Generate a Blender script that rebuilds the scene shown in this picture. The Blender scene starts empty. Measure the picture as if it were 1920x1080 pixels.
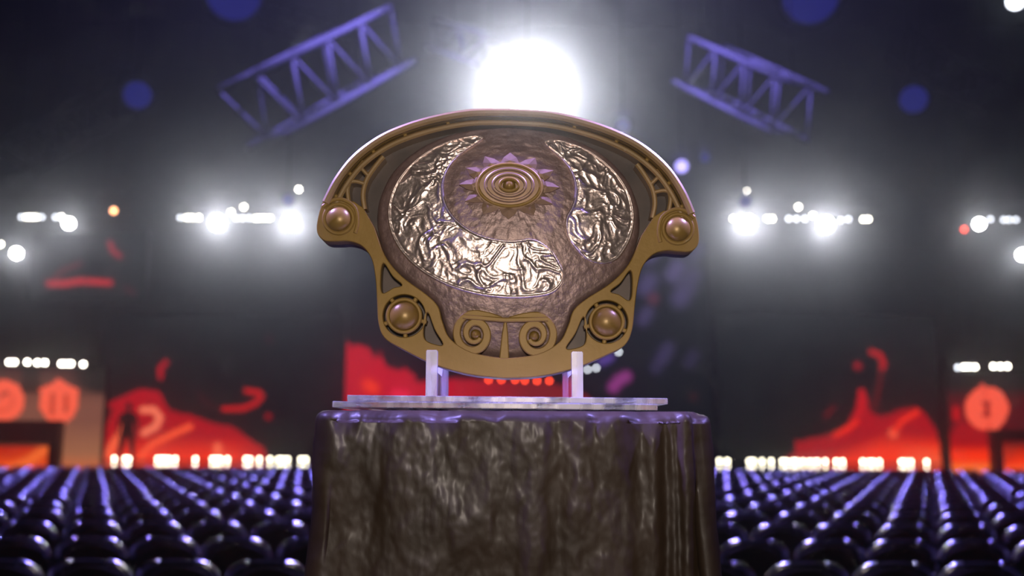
import bpy, bmesh, math, random
from mathutils import Vector, Matrix, noise

random.seed(7)
scene = bpy.context.scene
C = bpy.data.collections.new('arena')
scene.collection.children.link(C)

# ------------------------------------------------------------------ camera
FPX = 35.0 / 36.0 * 1920
PITCH = math.radians(8.35)
CAM_Z = 1.6
cam_data = bpy.data.cameras.new('camera')
cam_data.lens = 35.0
cam_data.sensor_width = 36.0
cam_data.clip_end = 200
cam_data.dof.use_dof = True
cam_data.dof.focus_distance = 1.57
cam_data.dof.aperture_fstop = 2.4
cam = bpy.data.objects.new('camera', cam_data)
CAM_R = Matrix.Rotation(math.pi / 2 + PITCH, 4, 'X') @ Matrix.Rotation(math.radians(0.22), 4, 'Z')
cam.matrix_world = Matrix.Translation((0, 0, CAM_Z)) @ CAM_R
C.objects.link(cam)
scene.camera = cam

# ------------------------------------------------------------------ colour management
vs = scene.view_settings
vs.view_transform = 'Standard'
vs.look = 'None'
vs.gamma = 1.0
vs.use_curve_mapping = False
vs.exposure = 0.0

# ------------------------------------------------------------------ world: dark hall filled with stage haze
world = bpy.data.worlds.new('hall_air')
scene.world = world
world.use_nodes = True
wn = world.node_tree
wn.nodes['Background'].inputs[0].default_value = (0.010, 0.014, 0.022, 1)
wn.nodes['Background'].inputs[1].default_value = 0.0
vol = wn.nodes.new('ShaderNodeVolumeScatter')
vol.inputs['Color'].default_value = (0.88, 0.92, 1.0, 1)
vol.inputs['Density'].default_value = 0.006
vol.inputs['Anisotropy'].default_value = 0.94
wn.links.new(vol.outputs[0], wn.nodes['World Output'].inputs['Volume'])
cy = scene.cycles
cy.volume_bounces = 0
cy.max_bounces = 7
cy.transparent_max_bounces = 12
cy.sample_clamp_indirect = 6
cy.use_denoising = True


def lamp(name, kind, loc, target, color, power, size=0.2, angle=60, blend=0.5):
    d = bpy.data.lights.new(name, kind)
    d.color = color
    d.energy = power
    if kind == 'SPOT':
        d.spot_size = math.radians(angle)
        d.spot_blend = blend
        d.shadow_soft_size = size
    elif kind == 'AREA':
        d.shape = 'DISK'
        d.size = size
    else:
        d.shadow_soft_size = size
    o = bpy.data.objects.new(name, d)
    C.objects.link(o)
    o.location = loc
    o.rotation_euler = (Vector(target) - Vector(loc)).to_track_quat('-Z', 'Y').to_euler()
    return o


VIOLET = (0.36, 0.29, 1.0)
BLUE = (0.10, 0.13, 1.0)
# the photographer's flash, and the hall's overhead violet wash lamps
lamp('camera_flash', 'AREA', (0.03, -0.22, 1.86), (0, 1.56, 1.80), (1.0, 0.85, 0.73), 14.5, size=0.16)
lamp('overhead_violet_wash', 'SPOT', (-4.0, 1.47, 7.0), (0, 1.6, 2.08), VIOLET, 9000, size=0.25, angle=9.5)
lamp('overhead_violet_wash.001', 'SPOT', (4.0, 1.47, 7.0), (0, 1.6, 2.08), VIOLET, 9000, size=0.25, angle=9.5)
SEAT = (0.25, 0.20, 1.0)
lamp('seat_wash', 'SPOT', (-0.8, 13.5, 12.5), (-5.0, 13, 0.6), SEAT, 20000, size=0.3, angle=85)
lamp('seat_wash.001', 'SPOT', (0.8, 13.5, 12.5), (5.0, 13, 0.6), SEAT, 20000, size=0.3, angle=85)


# ------------------------------------------------------------------ projection helpers (photo pixel -> place at a depth)
def ray(px, py):
    d = CAM_R.to_3x3() @ Vector(((px - 960) / FPX, -(py - 540) / FPX, -1.0))
    return d


def P(px, py, Y):
    d = ray(px, py)
    k = Y / d.y
    return Vector((d.x * k, Y, CAM_Z + d.z * k))


CAM_INV = cam.matrix_world.inverted()


def W2P(v):
    q = CAM_INV @ Vector(v)
    return (960 + FPX * q.x / -q.z, 540 - FPX * q.y / -q.z)


# ------------------------------------------------------------------ materials
def mat(name, color, rough=0.5, metal=0.0, spec=0.5, coat=0.0, coat_rough=0.1, noise_scale=None, color2=None,
        bump=0.0, bump_scale=60.0, rough2=None, stretch=None, lo=0.35, hi=0.65):
    m = bpy.data.materials.new(name)
    m.use_nodes = True
    nt = m.node_tree
    b = nt.nodes['Principled BSDF']
    b.inputs['Base Color'].default_value = (*color, 1)
    b.inputs['Roughness'].default_value = rough
    b.inputs['Metallic'].default_value = metal
    b.inputs['Specular IOR Level'].default_value = spec
    b.inputs['Coat Weight'].default_value = coat
    b.inputs['Coat Roughness'].default_value = coat_rough
    if noise_scale or bump:
        tc = nt.nodes.new('ShaderNodeTexCoord')
        mp = nt.nodes.new('ShaderNodeMapping')
        if stretch:
            mp.inputs['Scale'].default_value = stretch
        nt.links.new(tc.outputs['Object'], mp.inputs[0])
    if noise_scale:
        n = nt.nodes.new('ShaderNodeTexNoise')
        n.inputs['Scale'].default_value = noise_scale
        n.inputs['Detail'].default_value = 6
        n.inputs['Roughness'].default_value = 0.6
        nt.links.new(mp.outputs[0], n.inputs['Vector'])
        r = nt.nodes.new('ShaderNodeValToRGB')
        r.color_ramp.elements[0].position = lo
        r.color_ramp.elements[1].position = hi
        r.color_ramp.elements[0].color = (*color, 1)
        r.color_ramp.elements[1].color = (*(color2 or color), 1)
        nt.links.new(n.outputs['Fac'], r.inputs[0])
        nt.links.new(r.outputs[0], b.inputs['Base Color'])
        if rough2 is not None:
            mr = nt.nodes.new('ShaderNodeMapRange')
            mr.inputs['From Min'].default_value = 0.3
            mr.inputs['From Max'].default_value = 0.7
            mr.inputs['To Min'].default_value = rough
            mr.inputs['To Max'].default_value = rough2
            nt.links.new(n.outputs['Fac'], mr.inputs[0])
            nt.links.new(mr.outputs[0], b.inputs['Roughness'])
    if bump:
        n2 = nt.nodes.new('ShaderNodeTexNoise')
        n2.inputs['Scale'].default_value = bump_scale
        n2.inputs['Detail'].default_value = 5
        nt.links.new(mp.outputs[0], n2.inputs['Vector'])
        bp = nt.nodes.new('ShaderNodeBump')
        bp.inputs['Strength'].default_value = bump
        bp.inputs['Distance'].default_value = 0.01
        nt.links.new(n2.outputs['Fac'], bp.inputs['Height'])
        nt.links.new(bp.outputs[0], b.inputs['Normal'])
    return m


def glow(name, color, strength, sampled=False):
    m = bpy.data.materials.new(name)
    m.use_nodes = True
    nt = m.node_tree
    nt.nodes.remove(nt.nodes['Principled BSDF'])
    e = nt.nodes.new('ShaderNodeEmission')
    e.inputs[0].default_value = (*color, 1)
    e.inputs[1].default_value = strength
    nt.links.new(e.outputs[0], nt.nodes['Material Output'].inputs[0])
    m.cycles.emission_sampling = 'AUTO' if sampled else 'NONE'
    return m


def screen_mat():
    m = bpy.data.materials.new('led_display')
    m.use_nodes = True
    nt = m.node_tree
    nt.nodes.remove(nt.nodes['Principled BSDF'])
    e = nt.nodes.new('ShaderNodeEmission')
    a = nt.nodes.new('ShaderNodeVertexColor')
    a.layer_name = 'picture'
    nt.links.new(a.outputs[0], e.inputs[0])
    e.inputs[1].default_value = 1.0
    nt.links.new(e.outputs[0], nt.nodes['Material Output'].inputs[0])
    m.cycles.emission_sampling = 'NONE'
    return m


def acrylic():
    m = bpy.data.materials.new('clear_acrylic')
    m.use_nodes = True
    nt = m.node_tree
    b = nt.nodes['Principled BSDF']
    b.inputs['Base Color'].default_value = (0.93, 0.93, 0.95, 1)
    b.inputs['IOR'].default_value = 1.49
    b.inputs['Transmission Weight'].default_value = 0.72
    tc = nt.nodes.new('ShaderNodeTexCoord')
    mp = nt.nodes.new('ShaderNodeMapping')
    mp.inputs['Scale'].default_value = (28, 3, 3)
    n = nt.nodes.new('ShaderNodeTexNoise')
    n.inputs['Scale'].default_value = 1.0
    n.inputs['Detail'].default_value = 3
    mr = nt.nodes.new('ShaderNodeMapRange')
    mr.inputs['From Min'].default_value = 0.35
    mr.inputs['From Max'].default_value = 0.7
    mr.inputs['To Min'].default_value = 0.03
    mr.inputs['To Max'].default_value = 0.4
    nt.links.new(tc.outputs['Object'], mp.inputs[0])
    nt.links.new(mp.outputs[0], n.inputs['Vector'])
    nt.links.new(n.outputs['Fac'], mr.inputs[0])
    nt.links.new(mr.outputs[0], b.inputs['Roughness'])
    m2 = nt.nodes.new('ShaderNodeMapRange')
    m2.inputs['From Min'].default_value = 0.38
    m2.inputs['From Max'].default_value = 0.62
    m2.inputs['To Min'].default_value = 0.95
    m2.inputs['To Max'].default_value = 0.6
    nt.links.new(n.outputs['Fac'], m2.inputs[0])
    nt.links.new(m2.outputs[0], b.inputs['Transmission Weight'])
    return m


M = {}
M['brass'] = mat('matt_brass', (0.250, 0.152, 0.028), 0.5, 0.15, 0.25, coat=0.05, coat_rough=0.32, noise_scale=9, color2=(0.31, 0.195, 0.044), bump=0.05, bump_scale=120)
M['rail'] = mat('lacquered_brass_rail', (0.27, 0.17, 0.045), 0.4, 0.2, 0.8, coat=1.0, coat_rough=0.34, noise_scale=9, color2=(0.36, 0.22, 0.075))
M['boss'] = mat('brass_boss', (0.26, 0.158, 0.028), 0.36, 0.2, noise_scale=14, color2=(0.30, 0.185, 0.038))
M['bronze'] = mat('aged_bronze', (0.19, 0.125, 0.115), 0.42, 0.4, coat=0.3, coat_rough=0.4, noise_scale=40, color2=(0.28, 0.19, 0.17), bump=0.2, bump_scale=90)
M['back'] = mat('dark_back_plate', (0.05, 0.04, 0.035), 0.5, 0.4, noise_scale=20, color2=(0.08, 0.06, 0.05))
M['silver'] = mat('chased_silver', (0.66, 0.53, 0.48), 0.33, 0.85, noise_scale=30, color2=(0.80, 0.68, 0.63), bump=0.12, bump_scale=150)
M['copper'] = mat('rosette_bronze', (0.30, 0.19, 0.12), 0.4, 0.4, noise_scale=30, color2=(0.40, 0.27, 0.18))
M['stone'] = mat('painted_stone', (0.020, 0.012, 0.006), 0.45, 0.0, 0.35, coat=0.12, coat_rough=0.25, noise_scale=9, color2=(0.055, 0.034, 0.022),
                 bump=0.25, bump_scale=22, rough2=0.62, stretch=(1, 1, 0.45), lo=0.3, hi=0.75)
M['acrylic'] = acrylic()
M['floor'] = mat('dark_carpet', (0.012, 0.010, 0.012), 0.9, noise_scale=30, color2=(0.02, 0.017, 0.018))
M['stage'] = mat('glossy_black_stage', (0.006, 0.006, 0.007), 0.10, noise_scale=4, color2=(0.010, 0.010, 0.012))
M['drape'] = mat('black_drape', (0.012, 0.013, 0.015), 0.9, noise_scale=3, color2=(0.02, 0.021, 0.024), stretch=(6, 6, 0.3))
M['metal'] = mat('black_metal', (0.02, 0.02, 0.022), 0.45, 0.4, noise_scale=20, color2=(0.03, 0.03, 0.033))
M['alu'] = mat('truss_aluminium', (0.05, 0.05, 0.052), 0.75, 0.0, 0.08, noise_scale=15, color2=(0.065, 0.065, 0.07))
M['shell'] = mat('black_chair_shell', (0.010, 0.006, 0.005), 0.85, 0.0, 0.05, noise_scale=12, color2=(0.02, 0.011, 0.010))
M['chrome'] = mat('glint_corner_chrome', (0.7, 0.7, 0.74), 0.2, 1.0, noise_scale=20, color2=(0.8, 0.8, 0.84))  # only for the corner pieces added to catch glints; the tube itself is black
M['tube'] = mat('black_chair_tube', (0.010, 0.009, 0.009), 0.8, 0.0, 0.1, noise_scale=20, color2=(0.018, 0.018, 0.02))
M['cloth'] = mat('black_clothing', (0.010, 0.010, 0.013), 0.8, noise_scale=20, color2=(0.016, 0.016, 0.02))
M['skin'] = mat('skin', (0.32, 0.19, 0.14), 0.5, noise_scale=30, color2=(0.36, 0.21, 0.16))
M['hair'] = mat('dark_hair', (0.01, 0.008, 0.007), 0.6, noise_scale=60, color2=(0.02, 0.015, 0.012))
M['screen'] = screen_mat()
M['white'] = glow('white_lamp_lens', (1.0, 0.95, 0.80), 24)
M['dimwhite'] = glow('dim_lamp_lens', (0.85, 0.9, 1.0), 8)
M['footlight'] = glow('footlight_lens', (1.0, 0.93, 0.70), 15)
M['orange'] = glow('amber_lamp_lens', (1.0, 0.42, 0.18), 9)
M['redlamp'] = glow('red_lamp_lens', (1.0, 0.06, 0.02), 8)
M['blue'] = glow('blue_lamp_lens', (0.06, 0.065, 0.75), 0.16)
M['lavender'] = glow('lavender_lamp_lens', (0.42, 0.36, 1.0), 2.2)
M['spot'] = glow('spotlight_lens', (1.0, 0.97, 0.95), 60)
M['key'] = glow('key_spotlight_lens', (1.0, 0.98, 0.97), 160)


# ------------------------------------------------------------------ mesh helpers
def mesh_obj(name, verts, faces, m, parent=None, loc=None, smooth=False):
    me = bpy.data.meshes.new(name)
    me.from_pydata([tuple(v) for v in verts], [], faces)
    me.update()
    return link(name, me, m, parent, loc, smooth)


def link(name, me, m, parent=None, loc=None, smooth=False):
    if smooth:
        me.polygons.foreach_set('use_smooth', [True] * len(me.polygons))
    if m is not None and not me.materials:
        me.materials.append(m)
    o = bpy.data.objects.new(name, me)
    C.objects.link(o)
    if parent is not None:
        o.parent = parent
    if loc is not None:
        o.location = loc
    return o


def fix_normals(me):
    bm = bmesh.new()
    bm.from_mesh(me)
    bmesh.ops.recalc_face_normals(bm, faces=bm.faces)
    bm.to_mesh(me)
    bm.free()


class MB:
    def __init__(self):
        self.v, self.f, self.mi = [], [], []

    def add(self, verts, faces, mi=0):
        n = len(self.v)
        self.v += [tuple(v) for v in verts]
        self.f += [tuple(i + n for i in f) for f in faces]
        self.mi += [mi] * len(faces)
        return self

    def box(self, x0, x1, y0, y1, z0, z1, mi=0):
        v = [(x0, y0, z0), (x1, y0, z0), (x1, y1, z0), (x0, y1, z0), (x0, y0, z1), (x1, y0, z1), (x1, y1, z1), (x0, y1, z1)]
        f = [(0, 3, 2, 1), (4, 5, 6, 7), (0, 1, 5, 4), (1, 2, 6, 5), (2, 3, 7, 6), (3, 0, 4, 7)]
        return self.add(v, f, mi)

    def tube(self, pts, r, n=8, closed=False, mi=0):
        pts = [Vector(p) for p in pts]
        rings = []
        L = len(pts)
        up = None
        for i, p in enumerate(pts):
            if closed:
                t = pts[(i + 1) % L] - pts[i - 1]
            else:
                t = pts[min(i + 1, L - 1)] - pts[max(i - 1, 0)]
            t.normalize()
            if up is None:
                up = Vector((0, 0, 1)) if abs(t.z) < 0.9 else Vector((1, 0, 0))
            a = t.cross(up)
            a.normalize()
            b = a.cross(t)
            up = b
            rr = r[i] if isinstance(r, (list, tuple)) else r
            rings.append([p + a * rr * math.cos(2 * math.pi * k / n) + b * rr * math.sin(2 * math.pi * k / n) for k in range(n)])
        v = [q for ring in rings for q in ring]
        f = []
        for i in range(L if closed else L - 1):
            j = (i + 1) % L
            for k in range(n):
                f.append((i * n + k, i * n + (k + 1) % n, j * n + (k + 1) % n, j * n + k))
        if not closed:
            f.append(tuple(range(n))[::-1])
            f.append(tuple((L - 1) * n + k for k in range(n)))
        return self.add(v, f, mi)

    def lathe(self, prof, n=24, axis='Y', org=(0, 0, 0), mi=0):
        # prof: list of (radius, along-axis)
        v, f = [], []
        for r, h in prof:
            for k in range(n):
                a = 2 * math.pi * k / n
                c, s = r * math.cos(a), r * math.sin(a)
                p = (c, h, s) if axis == 'Y' else (c, s, h)
                v.append((p[0] + org[0], p[1] + org[1], p[2] + org[2]))
        for i in range(len(prof) - 1):
            for k in range(n):
                f.append((i * n + k, i * n + (k + 1) % n, (i + 1) * n + (k + 1) % n, (i + 1) * n + k))
        f.append(tuple(range(n))[::-1])
        f.append(tuple((len(prof) - 1) * n + k for k in range(n)))
        return self.add(v, f, mi)

    def build(self, name, mats, parent=None, loc=None, smooth=False):
        me = bpy.data.meshes.new(name)
        me.from_pydata(self.v, [], self.f)
        if not isinstance(mats, (list, tuple)):
            mats = [mats]
        for m in mats:
            me.materials.append(m)
        me.polygons.foreach_set('material_index', self.mi)
        me.update()
        fix_normals(me)
        return link(name, me, None, parent, loc, smooth)


def tag(o, label=None, cat=None, group=None, kind=None):
    if label:
        o['label'] = label
    if cat:
        o['category'] = cat
    if group:
        o['group'] = group
    if kind:
        o['kind'] = kind
    return o


def empty(name, loc=(0, 0, 0)):
    o = bpy.data.objects.new(name, None)
    o.empty_display_size = 0.1
    C.objects.link(o)
    o.location = loc
    return o


def copy_tree(o, parent=None):
    c = o.copy()
    C.objects.link(c)
    if parent is not None:
        c.parent = parent
    for ch in list(o.children):
        copy_tree(ch, c)
    return c


def catmull(pts, per=8, closed=False):
    out = []
    n = len(pts)
    rng = n if closed else n - 1
    for i in range(rng):
        if closed:
            p0, p1, p2, p3 = pts[i - 1], pts[i], pts[(i + 1) % n], pts[(i + 2) % n]
        else:
            p0, p1, p2, p3 = pts[max(i - 1, 0)], pts[i], pts[i + 1], pts[min(i + 2, n - 1)]
        for k in range(per):
            t = k / per
            out.append(tuple(0.5 * (2 * p1[d] + (p2[d] - p0[d]) * t + (2 * p0[d] - 5 * p1[d] + 4 * p2[d] - p3[d]) * t * t
                                    + (3 * p1[d] - p0[d] - 3 * p2[d] + p3[d]) * t ** 3) for d in range(len(p1))))
    if not closed:
        out.append(tuple(pts[-1]))
    return out


# ------------------------------------------------------------------ the hall
def shell(name, x0, x1, y0, y1, z0, z1, m):
    o = MB().box(x0, x1, y0, y1, z0, z1).build(name, m)
    return tag(o, kind='structure')


shell('floor', -30, 30, -8, 40, -0.2, 0.0, M['floor'])
shell('ceiling', -30, 30, -8, 40, 17.0, 17.3, M['drape'])
shell('wall_back', -30, 30, 36, 36.3, 0.0, 17.0, M['drape'])
shell('wall_left', -30.3, -30, -8, 40, 0.0, 17.0, M['drape'])
shell('wall_right', 30, 30.3, -8, 40, 0.0, 17.0, M['drape'])
shell('wall_front', -30, 30, -8.3, -8, 0.0, 17.0, M['drape'])

STAGE_Z = 0.72
stage = empty('stage', (0, 29.6, 0))
tag(stage, 'low glossy black stage floor in front of the big red screens', 'stage')
MB().box(-13.6, 13.6, -3.4, 3.4, STAGE_Z - 0.06, STAGE_Z).build('stage_deck', M['stage'], stage)
MB().box(-13.5, 13.5, -3.3, 3.3, 0.0, STAGE_Z - 0.06).build('stage_skirt', M['drape'], stage)


# ------------------------------------------------------------------ screens
def seg_dist(p, a, b):
    ax, ay = a
    bx, by = b
    dx, dy = bx - ax, by - ay
    L = dx * dx + dy * dy
    t = 0 if L == 0 else max(0, min(1, ((p[0] - ax) * dx + (p[1] - ay) * dy) / L))
    return math.hypot(p[0] - ax - t * dx, p[1] - ay - t * dy)


def stroke(col, p, pts, w, c, soft=3.0):
    d = min(seg_dist(p, pts[i], pts[i + 1]) for i in range(len(pts) - 1)) if len(pts) > 1 else math.hypot(p[0] - pts[0][0], p[1] - pts[0][1])
    k = max(0, min(1, (w / 2 + soft - d) / (2 * soft)))
    return tuple(col[i] * (1 - k) + c[i] * k for i in range(3))


def interp(x, pts):
    if x <= pts[0][0] or x >= pts[-1][0]:
        return 2000
    for (xa, ya), (xb, yb) in zip(pts, pts[1:]):
        if xa <= x <= xb:
            return ya + (yb - ya) * (x - xa) / max(1e-6, xb - xa)


def mixc(a, b, k):
    k = max(0, min(1, k))
    return tuple(a[i] * (1 - k) + b[i] * k for i in range(3))


def inpoly(p, poly):
    x, y = p
    c = False
    for i in range(len(poly)):
        x1, y1 = poly[i - 1]
        x2, y2 = poly[i]
        if (y1 > y) != (y2 > y) and x < (x2 - x1) * (y - y1) / (y2 - y1) + x1:
            c = not c
    return c


BLACK = (0.003, 0.004, 0.004)


def led_screen(label, x0, y0, x1, y1, Y, paint, step=4.0, zmin=None, base=False, cables=False):
    """A flat LED wall standing at depth Y, with a black cabinet behind its picture."""
    a, b = P(x0, y0, Y), P(x1, y1, Y)
    if zmin is not None:
        b.z = zmin
    root = empty('led_screen', (0.5 * (a.x + b.x), Y, b.z))
    tag(root, label, 'screen', 'led screens around the stage')
    nx = max(2, int((x1 - x0) / step))
    nz = max(2, int((y1 - y0) / step))
    v, cols, f = [], [], []
    for j in range(nz + 1):
        z = a.z + (b.z - a.z) * j / nz
        for i in range(nx + 1):
            x = a.x + (b.x - a.x) * i / nx
            v.append((x - root.location.x, 0, z - b.z))
            cols.append(paint(W2P((x, Y, z))))
    for j in range(nz):
        for i in range(nx):
            k = j * (nx + 1) + i
            f.append((k, k + nx + 1, k + nx + 2, k + 1))
    me = bpy.data.meshes.new('display')
    me.from_pydata(v, [], f)
    at = me.color_attributes.new('picture', 'FLOAT_COLOR', 'POINT')
    at.data.foreach_set('color', [q for c in cols for q in (*c, 1.0)])
    me.update()
    link('display', me, M['screen'], root)
    w, h = (b.x - a.x) / 2, a.z - b.z
    MB().box(-w - 0.04, w + 0.04, 0.01, 0.16, -0.02, h + 0.04).build('cabinet', M['metal'], root)
    for sx in ((-0.8, 0.8) if cables else ()):
        MB().tube([(sx * w, 0.08, h), (sx * w, 0.08, 17.0 - b.z)], 0.012, 6).build('hanging_cable', M['metal'], root, None, True)
    if base:
        MB().box(-w, w, 0.02, 0.15, -b.z, -0.02).build('support_base', M['metal'], root)
    return root


def rag(p, s, amp):
    return amp * noise.fractal(Vector((p[0] / s, p[1] / s, 3.3)), 1.0, 2.0, 3)


def paint_left(p):
    c = BLACK
    prof = [(192, 850), (198, 800), (212, 765), (235, 742), (262, 731), (296, 732), (308, 752), (318, 772), (350, 777), (385, 787), (420, 797),
            (448, 808), (466, 822), (482, 832), (497, 838), (500, 866), (506, 870)]
    d = p[1] + rag(p, 30, 4) - interp(p[0], prof)
    c = mixc(c, (0.42, 0.0015, 0.008), (d + 3) / 7)
    if d > 0:
        c = mixc(c, (1.0, 0.035, 0.006), (p[1] - 818) / 40 * (1 if p[0] < 430 else max(0, (500 - p[0]) / 70)))
    c = stroke(c, p, [(208, 760), (240, 745), (272, 736), (298, 744)], 11, (0.45, 0.001, 0.01))
    c = stroke(c, p, [(268, 769), (288, 768), (300, 783), (292, 800), (270, 812)], 13, (1.0, 0.20, 0.11))
    c = stroke(c, p, [(234, 800), (218, 825), (203, 853)], 15, (1.0, 0.13, 0.05))
    c = stroke(c, p, [(356, 800), (322, 815), (286, 832), (264, 856)], 12, (1.0, 0.10, 0.035))
    c = stroke(c, p, [(408, 838), (408, 848)], 14, (1.0, 0.17, 0.08), 5)
    c = stroke(c, p, [(462, 733), (486, 736), (490, 744), (478, 757), (455, 766), (420, 767)], 9, (0.62, 0.006, 0.006))
    c = stroke(c, p, [(311, 679), (300, 692), (301, 707)], 9, (0.50, 0.002, 0.012))
    c = stroke(c, p, [(503, 781)], 12, (0.30, 0.004, 0.008), 4)
    c = stroke(c, p, [(375, 738), (384, 754), (400, 762)], 5, (0.05, 0.004, 0.004))
    c = stroke(c, p, [(505, 636)], 8, (0.05, 0.006, 0.01), 5)
    return c


def paint_right(p):
    c = BLACK
    prof = [(1448, 880), (1470, 862), (1490, 853), (1492, 826), (1530, 822), (1565, 811), (1590, 795), (1604, 768), (1610, 730), (1619, 727),
            (1627, 745), (1632, 772), (1650, 778), (1690, 770), (1718, 762), (1734, 772), (1745, 790), (1756, 806), (1764, 850), (1768, 880)]
    d = p[1] + rag(p, 30, 4) - interp(p[0], prof)
    c = mixc(c, (0.40, 0.0015, 0.008), (d + 3) / 7)
    if d > 0:
        k = (p[1] - 812 - max(0, (1650 - p[0])) * 0.35) / 34
        c = mixc(c, (1.0, 0.035, 0.006), k)
        c = mixc(c, (1.0, 0.16, 0.06), (p[1] - 830) / 60 * max(0, min(1, (p[0] - 1670) / 60)))
    c = stroke(c, p, [(1606, 790), (1590, 803), (1566, 816)], 9, (1.0, 0.025, 0.006))
    c = stroke(c, p, [(1616, 735), (1616, 760), (1607, 782)], 8, (0.62, 0.004, 0.008))
    c = stroke(c, p, [(1634, 660), (1650, 666), (1657, 682), (1654, 690)], 10, (0.52, 0.004, 0.008))
    c = stroke(c, p, [(1652, 700), (1648, 725), (1640, 765)], 8, (0.10, 0.003, 0.004))
    c = stroke(c, p, [(1608, 686)], 14, (0.34, 0.003, 0.01), 4)
    c = stroke(c, p, [(1563, 764), (1548, 780)], 8, (0.12, 0.004, 0.006), 4)
    c = stroke(c, p, [(1675, 812)], 15, (1.0, 0.22, 0.11), 5)
    c = stroke(c, p, [(1719, 773), (1690, 790), (1675, 812)], 10, (0.95, 0.03, 0.008))
    return c


def paint_centre(p):
    c = BLACK
    prof = [(636, 600), (644, 632), (652, 640), (660, 652), (676, 648), (690, 652), (700, 668), (714, 664), (726, 690), (742, 694), (760, 690), (776, 708),
            (786, 716), (820, 712), (900, 712), (1000, 716), (1060, 722), (1090, 742), (1110, 752), (1140, 868)]
    d = p[1] + rag(p, 16, 7) - interp(p[0], prof)
    c = mixc(c, (0.50, 0.004, 0.016), (d + 3) / 7)
    if d > 0:
        c = mixc(c, (0.20, 0.01, 0.012), max(0, (p[0] - 830) / 160))
    c = stroke(c, p, [(690, 722), (700, 728)], 18, (0.95, 0.045, 0.012), 10)
    c = stroke(c, p, [(742, 738), (760, 740)], 14, (0.85, 0.02, 0.07), 8)
    for x, y, w, k in [(1216, 478, 26, 1.0), (1262, 515, 24, 1.0), (1210, 540, 26, 0.8), (1275, 560, 30, 0.7), (1206, 600, 16, 0.8), (1244, 668, 18, 0.6),
                       (1230, 690, 14, 0.5), (1292, 680, 12, 0.4), (1300, 480, 20, 0.5), (1290, 530, 30, 0.5)]:
        c = stroke(c, p, [(x, y), (x + 8, y - 14)], w, (0.075 * k, 0.055 * k, 0.16 * k), 12)
    c = stroke(c, p, [(1150, 726), (1162, 712), (1174, 706)], 20, (0.26, 0.035, 0.20), 6)
    c = stroke(c, p, [(1128, 678), (1144, 670)], 14, (0.10, 0.05, 0.30), 5)
    c = stroke(c, p, [(1225, 560)], 18, (0.10, 0.02, 0.04), 8)
    c = stroke(c, p, [(1300, 744)], 10, (0.05, 0.01, 0.01), 6)
    return c


def paint_upper(p):
    c = (0.004, 0.005, 0.005)
    c = stroke(c, p, [(92, 532), (120, 532), (150, 527), (206, 530)], 11, (0.52, 0.006, 0.014))
    c = stroke(c, p, [(104, 520), (116, 508), (150, 494)], 8, (0.10, 0.004, 0.008))
    c = stroke(c, p, [(206, 456), (211, 470), (224, 480)], 9, (0.34, 0.005, 0.014))
    c = stroke(c, p, [(235, 540), (250, 549)], 7, (0.06, 0.004, 0.006))
    return c


SHIELD_MARK = [(110, 709), (130, 722), (148, 731), (147, 760), (138, 782), (110, 800), (88, 786), (74, 765), (74, 730), (92, 722)]


def paint_side_left(p):
    c = mixc((0.035, 0.014, 0.012), (0.20, 0.075, 0.05), (p[1] - 690) / 70)
    c = mixc(c, (0.34, 0.13, 0.065), (p[1] - 790) / 60)
    c = mixc(c, (0.62, 0.14, 0.045), (p[1] - 850) / 35)
    if 40 < p[0] < 75 and p[1] < 735:
        c = mixc(c, (0.006, 0.01, 0.008), 0.8)
    c = mixc(c, (0.01, 0.012, 0.010), (p[0] - 128) / 25 * max(0, min(1, (745 - p[1]) / 30)))
    SAL = (1.0, 0.125, 0.065)
    if inpoly(p, SHIELD_MARK):
        c = SAL
        for pts in ([(99, 740), (97, 775)], [(124, 742), (123, 770)]):
            c = stroke(c, p, pts, 7, (0.45, 0.03, 0.012), 2)
    r = math.hypot(p[0] - 8, p[1] - 751)
    if r < 38:
        c = SAL
        c = stroke(c, p, [(2, 742), (14, 736)], 7, (0.35, 0.02, 0.012), 2)
        c = stroke(c, p, [(22, 742), (24, 756), (12, 768), (-6, 770)], 4, (0.68, 0.05, 0.02), 2)
    return c


def paint_booth_left(p):
    t = (p[1] - 835 + rag(p, 40, 10)) / 50
    c = mixc((0.40, 0.006, 0.004), (1.0, 0.10, 0.01), t)
    c = stroke(c, p, [(85, 842), (50, 868), (0, 888)], 16, (1.0, 0.17, 0.03), 8)
    return c


def paint_side_right(p):
    c = BLACK
    if p[1] > 728:
        c = mixc(c, (0.07, 0.001, 0.004), (p[1] - 728) / 20)
    edge = 1790 - 12 * math.sin(p[1] / 14)
    if p[0] < 1866:
        c = mixc(c, (0.36, 0.0015, 0.006), min((p[1] - 775) / 25, (p[0] - 1770) / 10 if p[1] > 815 else (p[0] - edge) / 14))
        c = mixc(c, (1.0, 0.035, 0.004), (p[1] - 832) / 20)
        c = mixc(c, (1.0, 0.22, 0.04), (p[1] - 862) / 22)
    c = stroke(c, p, [(1793, 768), (1793, 782)], 14, (0.55, 0.004, 0.006), 4)
    SAL = (1.0, 0.11, 0.06)
    r = math.hypot(p[0] - 1850, p[1] - 766)
    if r < 41 or inpoly(p, [(1826, 738), (1843, 718), (1852, 730)]) or inpoly(p, [(1848, 800), (1859, 814), (1880, 795)]):
        c = SAL
        c = stroke(c, p, [(1845, 756), (1853, 756), (1850, 768), (1853, 778), (1846, 778)], 8, (0.26, 0.001, 0.004), 2)
        c = stroke(c, p, [(1843, 722), (1847, 742)], 2.5, (0.55, 0.02, 0.015), 1.5)
        c = stroke(c, p, [(1857, 810), (1853, 792)], 2.5, (0.55, 0.02, 0.015), 1.5)
    return c


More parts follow.
